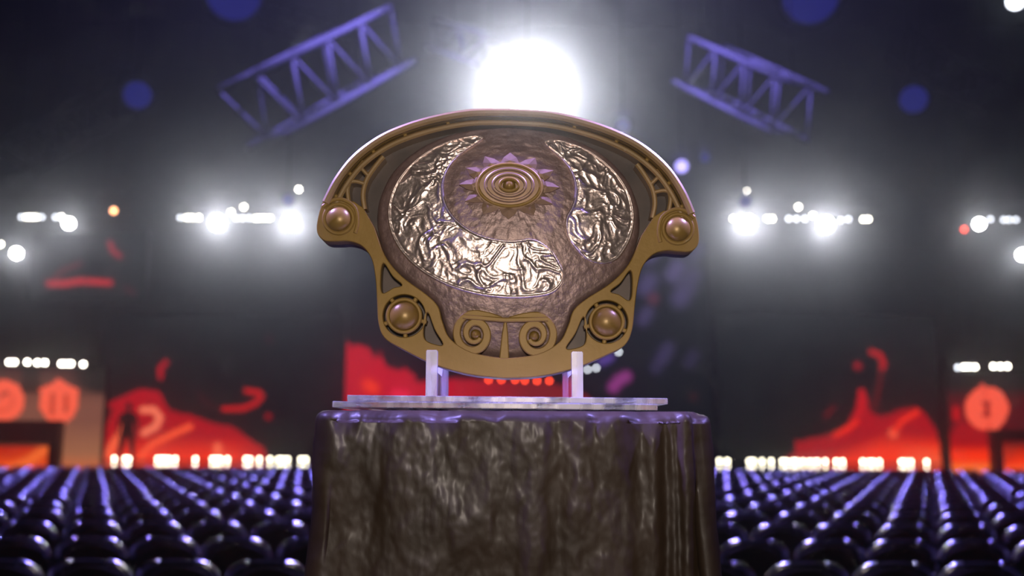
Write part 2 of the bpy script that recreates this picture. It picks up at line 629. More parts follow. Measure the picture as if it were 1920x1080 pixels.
def paint_booth_right(p):
    c = mixc((0.10, 0.002, 0.003), (1.0, 0.04, 0.006), (p[1] - 832 + rag(p, 30, 8)) / 40)
    return mixc(c, (1.0, 0.16, 0.04), (p[1] - 866) / 30)


led_screen('wide dark LED screen with red flames behind the person on stage', 193, 590, 640, 868, 32.0, paint_left, zmin=STAGE_Z + 0.02)
led_screen('dark LED screen with red flames and curling tongue right of the pedestal', 1345, 590, 1766, 868, 32.0, paint_right, zmin=STAGE_Z + 0.02)
led_screen('tall centre LED screen directly behind the trophy, red at its left', 644, 452, 1335, 868, 32.5, paint_centre, zmin=STAGE_Z + 0.02)
led_screen('hanging dark LED screen with red swoosh at upper left', 62, 436, 268, 566, 29.0, paint_upper, cables=True)
led_screen('beige side LED screen with salmon shield emblem and round emblem', -70, 690, 186, 892, 25.7, paint_side_left, base=True)
led_screen('small orange flame LED screen below the round emblem at left edge', -60, 836, 86, 900, 25.0, paint_booth_left, base=True)
led_screen('side LED screen with round salmon emblem over orange flames at right', 1774, 700, 1990, 905, 25.7, paint_side_right, base=True)
led_screen('small orange LED screen at the right edge beside a dark post', 1880, 826, 1990, 912, 25.0, paint_booth_right, base=True)

# booth fronts: dark header and post around the small screens
b = P(-60, 788, 25.2)
e = P(103, 900, 25.2)
h1 = P(0, 832, 25.2).z
pe = P(90, 832, 25.2).x
booth = tag(empty('player_booth', (0.5 * (b.x + e.x), 25.18, 0)), 'dark player booth frame around the small orange screen at left', 'booth', 'player booths beside the stage')
cx = booth.location.x
MB().box(b.x - cx, e.x - cx, 0, 0.35, h1, b.z).build('header', M['metal'], booth)
MB().box(pe - cx, e.x - cx, 0, 0.35, 0, h1).build('post', M['metal'], booth)
MB().box(b.x - cx, pe - cx, 0.0, 0.35, 0, e.z).build('plinth', M['metal'], booth)
b = P(1863, 806, 25.2)
e = P(1990, 905, 25.2)
h1 = P(1900, 824, 25.2).z
pe = P(1877, 832, 25.2).x
booth = tag(empty('player_booth', (0.5 * (b.x + e.x), 25.18, 0)), 'dark player booth post below the round emblem at right', 'booth', 'player booths beside the stage')
cx = booth.location.x
MB().box(b.x - cx, e.x - cx, 0, 0.35, h1, b.z).build('header', M['metal'], booth)
MB().box(b.x - cx, pe - cx, 0, 0.35, 0, h1).build('post', M['metal'], booth)
MB().box(pe - cx, e.x - cx, 0.0, 0.35, 0, e.z).build('plinth', M['metal'], booth)


# ------------------------------------------------------------------ trusses
def truss(label, A, B, size=0.5, bays=8, r=0.028, br=0.016):
    A, B = Vector(A), Vector(B)
    d = (B - A)
    L = d.length
    root = empty('box_truss', A)
    root.rotation_euler = d.to_track_quat('X', 'Z').to_euler()
    tag(root, label, 'truss', 'lighting trusses under the roof')
    s = size / 2
    cm = MB().tube([(0, 0, 0), (L, 0, 0)], r, 8).build('chord', M['alu'], root, (0, -s, -s), True)
    for y, z in ((s, -s), (s, s), (-s, s)):
        o = cm.copy()
        C.objects.link(o)
        o.location = (0, y, z)
    w = L / bays
    dm = {}
    for side in ('front', 'rear', 'top', 'bottom'):
        for up in (0, 1):
            za, zb = (-s, s) if up else (s, -s)
            if side == 'front':
                pts = [(0, -s, za), (w, -s, zb)]
            elif side == 'rear':
                pts = [(0, s, za), (w, s, zb)]
            elif side == 'top':
                pts = [(0, za, s), (w, zb, s)]
            else:
                pts = [(0, za, -s), (w, zb, -s)]
            me = MB().tube(pts, br, 6)
            m2 = bpy.data.meshes.new('brace')
            m2.from_pydata(me.v, [], me.f)
            m2.materials.append(M['alu'])
            m2.polygons.foreach_set('use_smooth', [True] * len(m2.polygons))
            fix_normals(m2)
            dm[side, up] = m2
    for i in range(bays):
        for side in ('front', 'rear', 'top', 'bottom'):
            link('brace', dm[side, i % 2], None, root, (i * w, 0, 0))
    qi = root.rotation_euler.to_quaternion().inverted()
    for t in (0.15, 0.85):
        p = A + d * t
        q = Vector((L * t, 0, s))
        p = A + root.rotation_euler.to_matrix() @ q
        MB().tube([q, q + qi @ Vector((0, 0, 16.995 - p.z))], 0.010, 6).build('hoist_cable', M['metal'], root, None, True)
    return root


TY = 27.3
truss('horizontal lighting truss carrying lamps left of the trophy', P(325, 379, TY), P(600, 380, TY), 0.45, 10)
truss('horizontal lighting truss carrying lamps right of the trophy', P(1350, 383, TY), P(1650, 384, TY), 0.45, 10)
truss('short lighting truss carrying lamps at far left', P(-40, 379, TY), P(240, 380, TY), 0.45, 10)
truss('short lighting truss carrying lamps at far right', P(1785, 384, TY), P(1990, 385, TY), 0.45, 8)
truss('sloping roof truss at upper left with lit lattice', P(470, 212, 15), P(720, 78, 17), 1.0, 8, 0.06, 0.04)
truss('thin roof truss crossing behind the sloping one at upper left', P(480, 20, 19), P(660, 76, 19.5), 0.45, 7, 0.035, 0.022)
truss('faint sloping roof truss at far left', P(20, 300, 19), P(210, 195, 21), 0.7, 6, 0.05, 0.03)
truss('sloping roof truss at upper right', P(1310, 120, 17), P(1500, 212, 15), 0.8, 7, 0.05, 0.03)
truss('thin roof truss high above the top of the trophy', P(826, 70, 17), P(925, 104, 16), 0.5, 4, 0.05, 0.04)
truss('faint roof truss at far upper right', P(1690, 90, 19), P(1860, 180, 18), 0.6, 6, 0.045, 0.03)

# thin pipes that carry the lamps over the emblems
for xa, ya, xb, yb, lab in ((-30, 670, 172, 673, 'thin black pipe carrying the row of lamps above the left emblems'),
                            (1780, 678, 1960, 678, 'thin black pipe carrying the row of lamps above the right emblem')):
    A, B = P(xa, ya, 25.6), P(xb, yb, 25.6)
    pipe = tag(empty('lamp_pipe', A), lab, 'pipe', 'pipes above the emblems')
    MB().tube([(0, 0, 0), B - A], 0.03, 8).build('bar', M['metal'], pipe, None, True)
    for t in (0.1, 0.9):
        q = (B - A) * t
        MB().tube([q, (q.x, q.y, 17.0 - A.z)], 0.008, 6).build('hanging_cable', M['metal'], pipe, None, True)


# ------------------------------------------------------------------ luminaires
def spotlight(name, label, px, py, Y, lens_r, lens_m, group, power=0, color=(0.95, 0.94, 1.0), angle=100, hang=17.0, target=None):
    loc = P(px, py, Y)
    root = empty(name, loc)
    tgt = Vector(target) if target else Vector((0, 0, CAM_Z))
    q = (tgt - loc).to_track_quat('-Y', 'Z')
    root.rotation_euler = q.to_euler()
    tag(root, label, 'spotlight', group)
    R = lens_r
    MB().lathe([(R * 0.5, 3.0 * R), (R * 0.85, 2.8 * R), (R * 1.05, 1.2 * R), (R * 1.15, 0.1 * R), (R * 1.18, -0.12 * R), (R * 1.06, -0.12 * R), (R * 1.02, 0.05 * R)], 24).build(
        'housing', M['metal'], root, None, False)
    MB().lathe([(R * 0.2, -0.10 * R), (R * 0.8, -0.03 * R), (R, 0.06 * R)], 24).build('lens', lens_m, root)
    y = 1.3 * R
    pts = [(-1.25 * R, y, 0), (-1.3 * R, y, 0.9 * R), (-1.0 * R, y, 1.55 * R), (1.0 * R, y, 1.55 * R), (1.3 * R, y, 0.9 * R), (1.25 * R, y, 0)]
    MB().tube(pts, 0.09 * R, 6).build('yoke', M['metal'], root)
    MB().tube([(0, y, 1.5 * R), (0, y, max(0.42, 2.1 * R))], 0.16 * R, 8).build('clamp', M['metal'], root)
    if hang:
        st = Vector((0, y, 2.0 * R))
        wz = (root.rotation_euler.to_matrix() @ st + loc).z
        up = root.rotation_euler.to_matrix().inverted() @ Vector((0, 0, hang - wz))
        MB().tube([st, st + up], 0.012, 6).build('hanger', M['metal'], root, None, True)
    if power:
        d = bpy.data.lights.new('beam', 'SPOT')
        d.energy = power
        d.color = color
        d.spot_size = math.radians(angle)
        d.spot_blend = 1.0
        d.shadow_soft_size = R * 0.6
        o = bpy.data.objects.new('beam', d)
        C.objects.link(o)
        o.parent = root
        o.location = (0, -0.25 * R, 0)
        o.rotation_euler = (-math.pi / 2, 0, 0)
    return root


KEY_POWER = 1750
BIG = 420
spotlight('stage_spotlight', 'largest and brightest white spotlight just above the top of the trophy', 988, 176, 14.0, 0.29, M['key'], 'white stage spotlights', KEY_POWER, angle=46)
for px, py, k, lab in [
        (545, 417, 1.0, 'bright white spotlight immediately left of the trophy'),
        (408, 418, 0.75, 'bright white spotlight on the left truss, farther from the trophy'),
        (129, 419, 0.18, 'white spotlight on the short truss at far left'),
        (31, 475, 0.22, 'white spotlight hanging low at the left edge'),
        (1402, 419, 1.0, 'bright white spotlight immediately right of the trophy'),
        (1548, 421, 0.75, 'bright white spotlight on the right truss, farther from the trophy'),
        (1836, 420, 0.12, 'white spotlight on the short truss at far right'),
        (1917, 478, 0.2, 'white spotlight cut by the right edge')]:
    spotlight('stage_spotlight', lab, px, py, 27.075 - 1.27 * (0.20 if k > 0.5 else 0.13) + (0.30 if py < 450 else 0.26) * 0.21, 0.20 if k > 0.5 else 0.13, M['spot'], 'white stage spotlights', BIG * k, angle=25, hang=P(px, 386, 27.0).z if py > 450 else 0)

for px, py, r, m, lab in [
        (258, 178, 0.24, 'blue', 'blue wash lamp glowing at upper left beside a small grey lamp'),
        (1713, 186, 0.24, 'blue', 'blue wash lamp glowing at upper right'),
        (1520, -8, 0.50, 'blue', 'broad blue wash lamp at the top edge right of the trophy'),
        (438, -14, 0.50, 'blue', 'broad blue wash lamp at the top edge left of the trophy'),
        (1278, 312, 0.11, 'lavender', 'small lavender lamp at the right shoulder of the trophy'),
        (1168, 236, 0.13, 'blue', 'dim violet lamp just above the right rim of the trophy'),
        (1398, 378, 0.11, 'blue', 'dim violet lamp above the bright spotlight right of the trophy'),
        (540, 375, 0.11, 'blue', 'dim violet lamp above the bright spotlight left of the trophy'),
        (1904, 2, 0.14, 'dimwhite', 'pale lamp cut by the top right corner'),
        (1322, 296, 0.08, 'blue', 'small dim blue lamp to the right of the lavender lamp')]:
    spotlight('wash_light', lab, px, py, 17.0, r, M[m], 'coloured wash lamps under the roof')


def bulb_mesh(r, m, stem=0.22):
    b = MB()
    b.lathe([(r * 0.7, 2.4 * r), (r * 1.15, 2.0 * r), (r * 1.2, 0.1 * r), (r * 1.02, 0.1 * r)], 12, mi=0)
    b.lathe([(r * 0.15, -0.55 * r), (r * 0.6, -0.4 * r), (r * 0.9, -0.1 * r), (r, 0.15 * r)], 12, mi=1)
    if stem:
        b.tube([(0, 1.4 * r, 1.0 * r * (1 if stem > 0 else -1)), (0, 1.4 * r, stem)], 0.012, 6, mi=0)
    me = bpy.data.meshes.new('lamp')
    me.from_pydata(b.v, [], b.f)
    me.materials.append(M['metal'])
    me.materials.append(m)
    me.polygons.foreach_set('material_index', b.mi)
    fix_normals(me)
    return me


BW = bulb_mesh(0.046, M['white'])
BD = bulb_mesh(0.044, M['dimwhite'])
BF = bulb_mesh(0.046, M['footlight'], -0.085)
BWU = bulb_mesh(0.046, M['white'], -0.26)
BDR = bulb_mesh(0.044, M['dimwhite'], 8.0)
BWP = bulb_mesh(0.046, M['white'], 0.13)
BDP = bulb_mesh(0.044, M['dimwhite'], 0.13)
BWN = bulb_mesh(0.046, M['white'], 0)
BDN = bulb_mesh(0.044, M['dimwhite'], 0)
BRN = bulb_mesh(0.06, M['redlamp'], 0)
BWL = bulb_mesh(0.046, M['white'], 1.0)
BO = bulb_mesh(0.075, M['orange'])
BR = bulb_mesh(0.06, M['redlamp'])


NTH = ['first', 'second', 'third', 'fourth', 'fifth', 'sixth', 'seventh', 'eighth', 'ninth', 'tenth', 'eleventh', 'twelfth', 'thirteenth', 'fourteenth', 'fifteenth',
       'sixteenth', 'seventeenth', 'eighteenth', 'nineteenth', 'twentieth', 'twenty-first', 'twenty-second', 'twenty-third', 'twenty-fourth', 'twenty-fifth', 'twenty-sixth']


def spread(xs, gap):
    xs = sorted(xs)
    out = [xs[0]]
    for x in xs[1:]:
        out.append(max(x, out[-1] + gap))
    return out


def row(name, me, spots, Y, label, group, cat='lamp'):
    spots = sorted(spots)
    for i, s in enumerate(spots):
        px, py = s[0], s[1]
        o = bpy.data.objects.new(name, me)
        C.objects.link(o)
        o.location = P(px, py, Y)
        tag(o, label + (', %s from the left' % NTH[i] if len(spots) > 1 else ''), cat, group)


TLY = 26.99
row('truss_lamp', BD, [(40, 407), (78, 407), (104, 407)], TLY, 'dim round white lamp on the short truss at far left', 'lamps on the far left truss')
row('truss_lamp', BW, [(50, 407), (58.5, 407), (67, 407), (115, 407)], TLY, 'small round white lamp in the row on the far left truss', 'lamps on the far left truss')
row('truss_lamp', BD, [(338, 408), (443, 409), (455, 409), (468, 409)], TLY, 'dim round white lamp in the row on the left truss', 'lamps on the left truss')
row('truss_lamp', BW, [(351, 408), (360, 408), (372, 408), (480, 409), (488.5, 409), (497, 409), (505.5, 409), (433, 398)], TLY,
    'small round white lamp in the row on the left truss', 'lamps on the left truss')
row('truss_lamp', BWU, [(560, 355)], 27.01, 'round white lamp alone above the spotlight beside the left shoulder of the trophy', 'lamps above the trusses')
row('truss_lamp', BWN, [(457, 388)], 26.94, 'round white lamp just above the row between the two left spotlights', 'lamps above the trusses')
row('truss_lamp', BWU, [(1399, 358)], 27.01, 'round white lamp alone above the spotlight beside the right shoulder of the trophy', 'lamps above the trusses')
row('truss_lamp', BWN, [(1497, 388)], 26.94, 'round white lamp just above the row between the two right spotlights', 'lamps above the trusses')
row('truss_lamp', BD, [(1479, 410), (1493, 410), (1509, 410), (1577, 413), (1591, 411)], TLY, 'dim round white lamp in the row on the right truss', 'lamps on the right truss')
row('truss_lamp', BW, [(1375, 410), (1439, 410), (1448, 410), (1524, 404), (1619, 411), (1628, 411)], TLY,
    'small round white lamp in the row on the right truss', 'lamps on the right truss')
row('truss_lamp', BD, [(1857, 411), (1882, 412), (1892, 412), (1905, 412)], TLY, 'dim round white lamp on the short truss at far right', 'lamps on the far right truss')
row('truss_lamp', BWL, [(1, 458)], TLY, 'white lamp cut by the left edge above a spotlight', 'lamps above the trusses')
row('amber_lamp', bulb_mesh(0.075, M['orange'], 0), [(213, 395)], 26.87, 'single amber lamp between the far left truss and the left truss', None)
row('red_lamp', bulb_mesh(0.06, M['redlamp'], 0.55), [(1808, 430)], TLY, 'single dim red lamp beside the far right spotlight', None)
row('roof_lamp', BDR, [(237, 172)], 19, 'small grey lamp beside the blue glow at upper left', None)
row('booth_lamp', BWP, [(17, 679), (27, 679), (51, 679), (70, 680), (84, 680), (115, 682), (124, 682), (133, 682), (156, 683)], 25.52,
    'white lamp in the row above the emblems at left', 'lamps above the left emblems')
row('booth_lamp', BWP, [(1808, 688), (1817, 688), (1828, 688), (1863, 687), (1876, 687), (1889, 687)], 25.52, 'white lamp in the row above the round emblem at right', 'lamps above the right emblem')
row('booth_lamp', BDP, [(1796, 689)], 25.52, 'dimmest lamp, leftmost in the row above the right emblem', 'lamps above the right emblem')
row('red_lamp', BRN, [(916, 712), (940, 712), (966, 712), (984, 713), (1007, 714), (1030, 714)], 32.358, 'red lamp in the row below the trophy', 'red lamps below the trophy')
row('stage_lamp', BDN, [(1102, 693), (1118, 690), (1160, 660)], 32.394, 'pale lamp peeking out below the right of the trophy', 'pale lamps below the trophy')

LEFT_F = [214, 234, 238, 295, 302, 308, 315, 328, 366, 398, 402, 412.5, 426, 461, 468, 486, 506, 522, 530, 539, 564, 573]
RIGHT_F = [1349, 1364, 1405, 1413, 1429, 1446, 1467, 1475, 1487, 1493, 1506, 1519.5, 1532, 1547.5, 1568, 1580, 1617.5, 1630, 1637.5, 1649, 1690, 1694, 1708, 1737.5]
FY = 31.4


def footlight(px, label, group):
    p = P(px, 866, FY)
    o = bpy.data.objects.new('footlight', BF)
    C.objects.link(o)
    o.location = (p.x, FY, STAGE_Z + 0.085)
    tag(o, label, 'lamp', group)


for i, px in enumerate(spread(LEFT_F, 7.2)):
    footlight(px, 'white footlight on the stage edge left of the pedestal, %s from the left' % NTH[i], 'footlights left of the pedestal')
for i, px in enumerate(spread(RIGHT_F, 7.2)):
    footlight(px, 'white footlight on the stage edge right of the pedestal, %s from the left' % NTH[i], 'footlights right of the pedestal')


# ------------------------------------------------------------------ chairs
def backrest_mesh():
    nx, nz = 12, 12
    v, f = [], []
    W, H0, H1 = 0.208, 0.42, 0.86
    for side in (0, 1):
        for j in range(nz + 1):
            t = j / nz
            for i in range(nx + 1):
                s = i / nx * 2 - 1
                w = W
                # rounded top corners
                rr = 0.35
                if t > 1 - rr:
                    q = (t - (1 - rr)) / rr
                    w = W * (0.62 + 0.38 * math.sqrt(max(0, 1 - q ** 2.4)))
                x = s * w
                z = H0 + (H1 - H0) * t - 0.03 * s * s * t
                y = -0.05 * t + 0.05 * s * s + (0 if side else 0.035 * (1 - 0.5 * max(abs(s) ** 4, (2 * t - 1) ** 4)))
                v.append((x, y - 0.22, z))
    n = (nx + 1) * (nz + 1)
    for j in range(nz):
        for i in range(nx):
            k = j * (nx + 1) + i
            f.append((k, k + 1, k + nx + 2, k + nx + 1))
            f.append((n + k, n + k + nx + 1, n + k + nx + 2, n + k + 1))
    ring = [i for i in range(nx + 1)] + [j * (nx + 1) + nx for j in range(1, nz + 1)] + [nz * (nx + 1) + i for i in range(nx - 1, -1, -1)] + [j * (nx + 1) for j in range(nz - 1, 0, -1)]
    for a, b_ in zip(ring, ring[1:] + ring[:1]):
        f.append((a, a + n, b_ + n, b_))
    return v, f


def seat_mesh():
    b = MB()
    prof = [(-0.21, 0.0), (-0.20, 0.03), (-0.1, 0.05), (0.1, 0.055), (0.2, 0.04), (0.225, 0.0), (0.2, -0.02), (-0.2, -0.02)]
    n = len(prof)
    v, f = [], []
    xs = [-0.212, -0.19, 0.19, 0.212]
    for i, x in enumerate(xs):
        k = 0.7 if i in (0, 3) else 1
        for y, z in prof:
            v.append((x, y * (0.97 if k < 1 else 1), 0.44 + z * k))
    for i in range(3):
        for k in range(n):
            f.append((i * n + k, i * n + (k + 1) % n, (i + 1) * n + (k + 1) % n, (i + 1) * n + k))
    f.append(tuple(range(n)))
    f.append(tuple(3 * n + k for k in range(n))[::-1])
    return b.add(v, f)


def arch_pts():
    pts = [(-0.215, -0.17, 0.43), (-0.22, -0.205, 0.60), (-0.22, -0.235, 0.74), (-0.2, -0.25, 0.82), (-0.15, -0.265, 0.868), (0, -0.285, 0.885),
           (0.15, -0.265, 0.868), (0.2, -0.25, 0.82), (0.22, -0.235, 0.74), (0.22, -0.205, 0.60), (0.215, -0.17, 0.43)]
    return catmull(pts, 3)


LEGS = [[(-0.21, 0.17, 0.43), (-0.215, 0.21, 0.0)], [(0.21, 0.17, 0.43), (0.215, 0.21, 0.0)],
        [(-0.205, -0.17, 0.43), (-0.21, -0.26, 0.0)], [(0.205, -0.17, 0.43), (0.21, -0.26, 0.0)]]

chair0 = empty('arena_chair', (0, 0, 0))
bv, bf = backrest_mesh()
MB().add(bv, bf).build('backrest', M['shell'], chair0, None, True)
seat_mesh().build('seat', M['shell'], chair0)
MB().tube(arch_pts(), 0.016, 8).build('back_frame', M['tube'], chair0, None, True)
def corner_pts(s):
    return catmull([(0.222 * s, -0.236, 0.765), (0.206 * s, -0.25, 0.822), (0.155 * s, -0.265, 0.868), (0.10 * s, -0.275, 0.880)], 5)
for s_ in (-1, 1):
    MB().tube(corner_pts(s_), 0.021, 12).build('glint_corner', M['chrome'], chair0, None, True)  # added chrome corner piece, thickened to throw a violet glint
for lg in LEGS:
    MB().tube(lg, 0.012, 6).build('leg', M['tube'], chair0, None, True)
# one-mesh version for the far rows, where no part can be told apart
fb = MB().add(bv, bf, 0)
sm = seat_mesh()
fb.add(sm.v, sm.f, 0)
fb.tube(arch_pts(), 0.016, 8, mi=2)
for s_ in (-1, 1):
    fb.tube(corner_pts(s_), 0.021, 12, mi=1)  # same added glint-catching corner pieces
for lg in LEGS:
    fb.tube(lg, 0.012, 6, mi=2)
far_src = fb.build('arena_chair', [M['shell'], M['chrome'], M['tube']], None, None, True)
FAR = far_src.data
bpy.data.objects.remove(far_src)

ROWS = ['nearest'] + NTH[1:13] + ['farthest']
first = True
n_ch = 0
for r in range(14):
    Y = 6.0 + 1.2 * r
    count = {-1: 0, 1: 0}
    for k in list(range(-26, 0)) + list(range(26, -1, -1)):
        X = 0.5 * k + 0.15
        px, py = W2P((X, Y, 0.86))
        if px < -25 or px > 1945 or 640 < px < 1290:
            continue
        side = 'left' if X < 0 else 'right'
        sd = -1 if X < 0 else 1
        lab = 'black chair %s from the %s edge in the %s row from the camera' % (NTH[count[sd]], side, ROWS[r])
        count[sd] += 1
        if r < 3:
            if first:
                o = chair0
                first = False
            else:
                o = copy_tree(chair0)
        else:
            o = bpy.data.objects.new('arena_chair', FAR)
            C.objects.link(o)
        o.location = (X + random.uniform(-0.008, 0.008), Y + random.uniform(-0.03, 0.03), 0)
        o.rotation_euler = (0, 0, random.uniform(-0.03, 0.03))
        tag(o, lab, 'chair', 'arena chairs facing the stage')
        n_ch += 1
print('chairs', n_ch)


# ------------------------------------------------------------------ person on the stage
def person():
    p = P(245, 862, 31.0)
    root = tag(empty('person', (p.x, 30.6, STAGE_Z)), 'person in dark clothes standing on the stage against the red flames', 'person')
    J = {'pelvis': (0, 0, 0.94), 'belly': (0, -0.01, 1.10), 'chest': (0, -0.01, 1.30), 'neckb': (0, 0, 1.45), 'neck': (0, -0.01, 1.53),
         'head1': (0, -0.02, 1.61), 'head2': (0, -0.01, 1.70)}
    R = {'pelvis': (0.16, 0.11), 'belly': (0.145, 0.10), 'chest': (0.17, 0.115), 'neckb': (0.08, 0.07), 'neck': (0.055, 0.058), 'head1': (0.07, 0.085), 'head2': (0.078, 0.095)}
    E = [('pelvis', 'belly'), ('belly', 'chest'), ('chest', 'neckb'), ('neckb', 'neck'), ('neck', 'head1'), ('head1', 'head2')]
    for s, n in ((-1, 'l'), (1, 'r')):
        J['sh' + n] = (0.18 * s, 0, 1.40); R['sh' + n] = (0.062, 0.062)
        J['el' + n] = (0.26 * s, 0.03, 1.13); R['el' + n] = (0.043, 0.043)
        J['wr' + n] = (0.27 * s, -0.06, 0.89); R['wr' + n] = (0.028, 0.022)
        J['pa' + n] = (0.268 * s, -0.08, 0.81); R['pa' + n] = (0.020, 0.040)
        E += [('neckb', 'sh' + n), ('sh' + n, 'el' + n), ('el' + n, 'wr' + n), ('wr' + n, 'pa' + n)]
        for k, (dy, L) in enumerate(((-0.028, 0.075), (-0.009, 0.085), (0.010, 0.08), (0.028, 0.065))):
            a, b_ = 'f%s%da' % (n, k), 'f%s%db' % (n, k)
            J[a] = (0.262 * s, -0.085 + dy, 0.775); R[a] = (0.009, 0.009)
            J[b_] = (0.250 * s, -0.09 + dy, 0.775 - L); R[b_] = (0.008, 0.008)
            E += [('pa' + n, a), (a, b_)]
        J['t' + n] = (0.255 * s, -0.13, 0.80); R['t' + n] = (0.010, 0.010)
        J['u' + n] = (0.245 * s, -0.145, 0.755); R['u' + n] = (0.009, 0.009)
        E += [('pa' + n, 't' + n), ('t' + n, 'u' + n)]
        J['hip' + n] = (0.10 * s, 0, 0.86); R['hip' + n] = (0.10, 0.10)
        J['kn' + n] = (0.155 * s, -0.02, 0.48); R['kn' + n] = (0.066, 0.066)
        J['an' + n] = (0.20 * s, 0.03, 0.09); R['an' + n] = (0.046, 0.046)
        J['to' + n] = (0.23 * s, -0.14, 0.04); R['to' + n] = (0.045, 0.034)
        E += [('pelvis', 'hip' + n), ('hip' + n, 'kn' + n), ('kn' + n, 'an' + n), ('an' + n, 'to' + n)]
    names = list(J)
    me = bpy.data.meshes.new('body')
    me.from_pydata([J[n] for n in names], [(names.index(a), names.index(b_)) for a, b_ in E], [])
    o = link('body', me, M['cloth'], root)
    md = o.modifiers.new('skin', 'SKIN')
    for i, n in enumerate(names):
        k = 1.22 if n[0] in 'pbcshek' and n[:2] != 'pa' and 'head' not in n else 1.0
        me.skin_vertices[0].data[i].radius = (R[n][0] * k, R[n][1] * k)
    me.skin_vertices[0].data[0].use_root = True
    o.modifiers.new('smooth', 'SUBSURF').levels = 2
    o.modifiers['smooth'].render_levels = 2
    bpy.context.view_layer.update()
    dg = bpy.context.evaluated_depsgraph_get()
    m2 = bpy.data.meshes.new_from_object(o.evaluated_get(dg))
    o.modifiers.clear()
    m2.materials.clear()
    m2.materials.append(M['cloth'])
    m2.materials.append(M['skin'])
    for p_ in m2.polygons:
        z, x = p_.center.z, abs(p_.center.x)
        p_.material_index = 1 if z > 1.49 or (x > 0.225 and 0.6 < z < 0.89) else 0
        p_.use_smooth = True
    o.data = m2
    # face: nose, ears, eyes, mouth
    b_ = MB()
    b_.add([(-0.014, -0.095, 1.605), (0.014, -0.095, 1.605), (0, -0.128, 1.610), (0, -0.098, 1.665)], [(0, 1, 2), (0, 2, 3), (1, 3, 2), (0, 3, 1)])
    b_.build('nose', M['skin'], root)
    for s in (-1, 1):
        MB().lathe([(0.006, -0.108), (0.011, -0.100), (0.008, -0.09)], 8, org=(0.032 * s, 0.004, 1.662)).build('eye', M['hair'], root)
        MB().lathe([(0.012, -0.02), (0.026, 0.0), (0.016, 0.015)], 8, org=(0.083 * s, 0.0, 1.64)).build('ear', M['skin'], root)
    MB().box(-0.024, 0.024, -0.104, -0.085, 1.572, 1.58).build('mouth', M['hair'], root)
    v, f = [], []
    for j in range(7):
        t = j / 6 * 1.35
        for i in range(14):
            a = 2 * math.pi * i / 14
            cut = 0.35 if math.sin(a) < -0.3 else 1.0
            tt = t * (0.62 if cut < 1 else 1.15)
            v.append((0.093 * math.sin(tt) * math.cos(a), -0.005 + 0.112 * math.sin(tt) * math.sin(a), 1.68 + 0.115 * math.cos(tt)))
    for j in range(6):
        for i in range(14):
            f.append((j * 14 + i, (j + 1) * 14 + i, (j + 1) * 14 + (i + 1) % 14, j * 14 + (i + 1) % 14))
    mesh_obj('hair', v, f, M['hair'], root, None, True)
    root.rotation_euler = (0, 0, 0.35)


person()


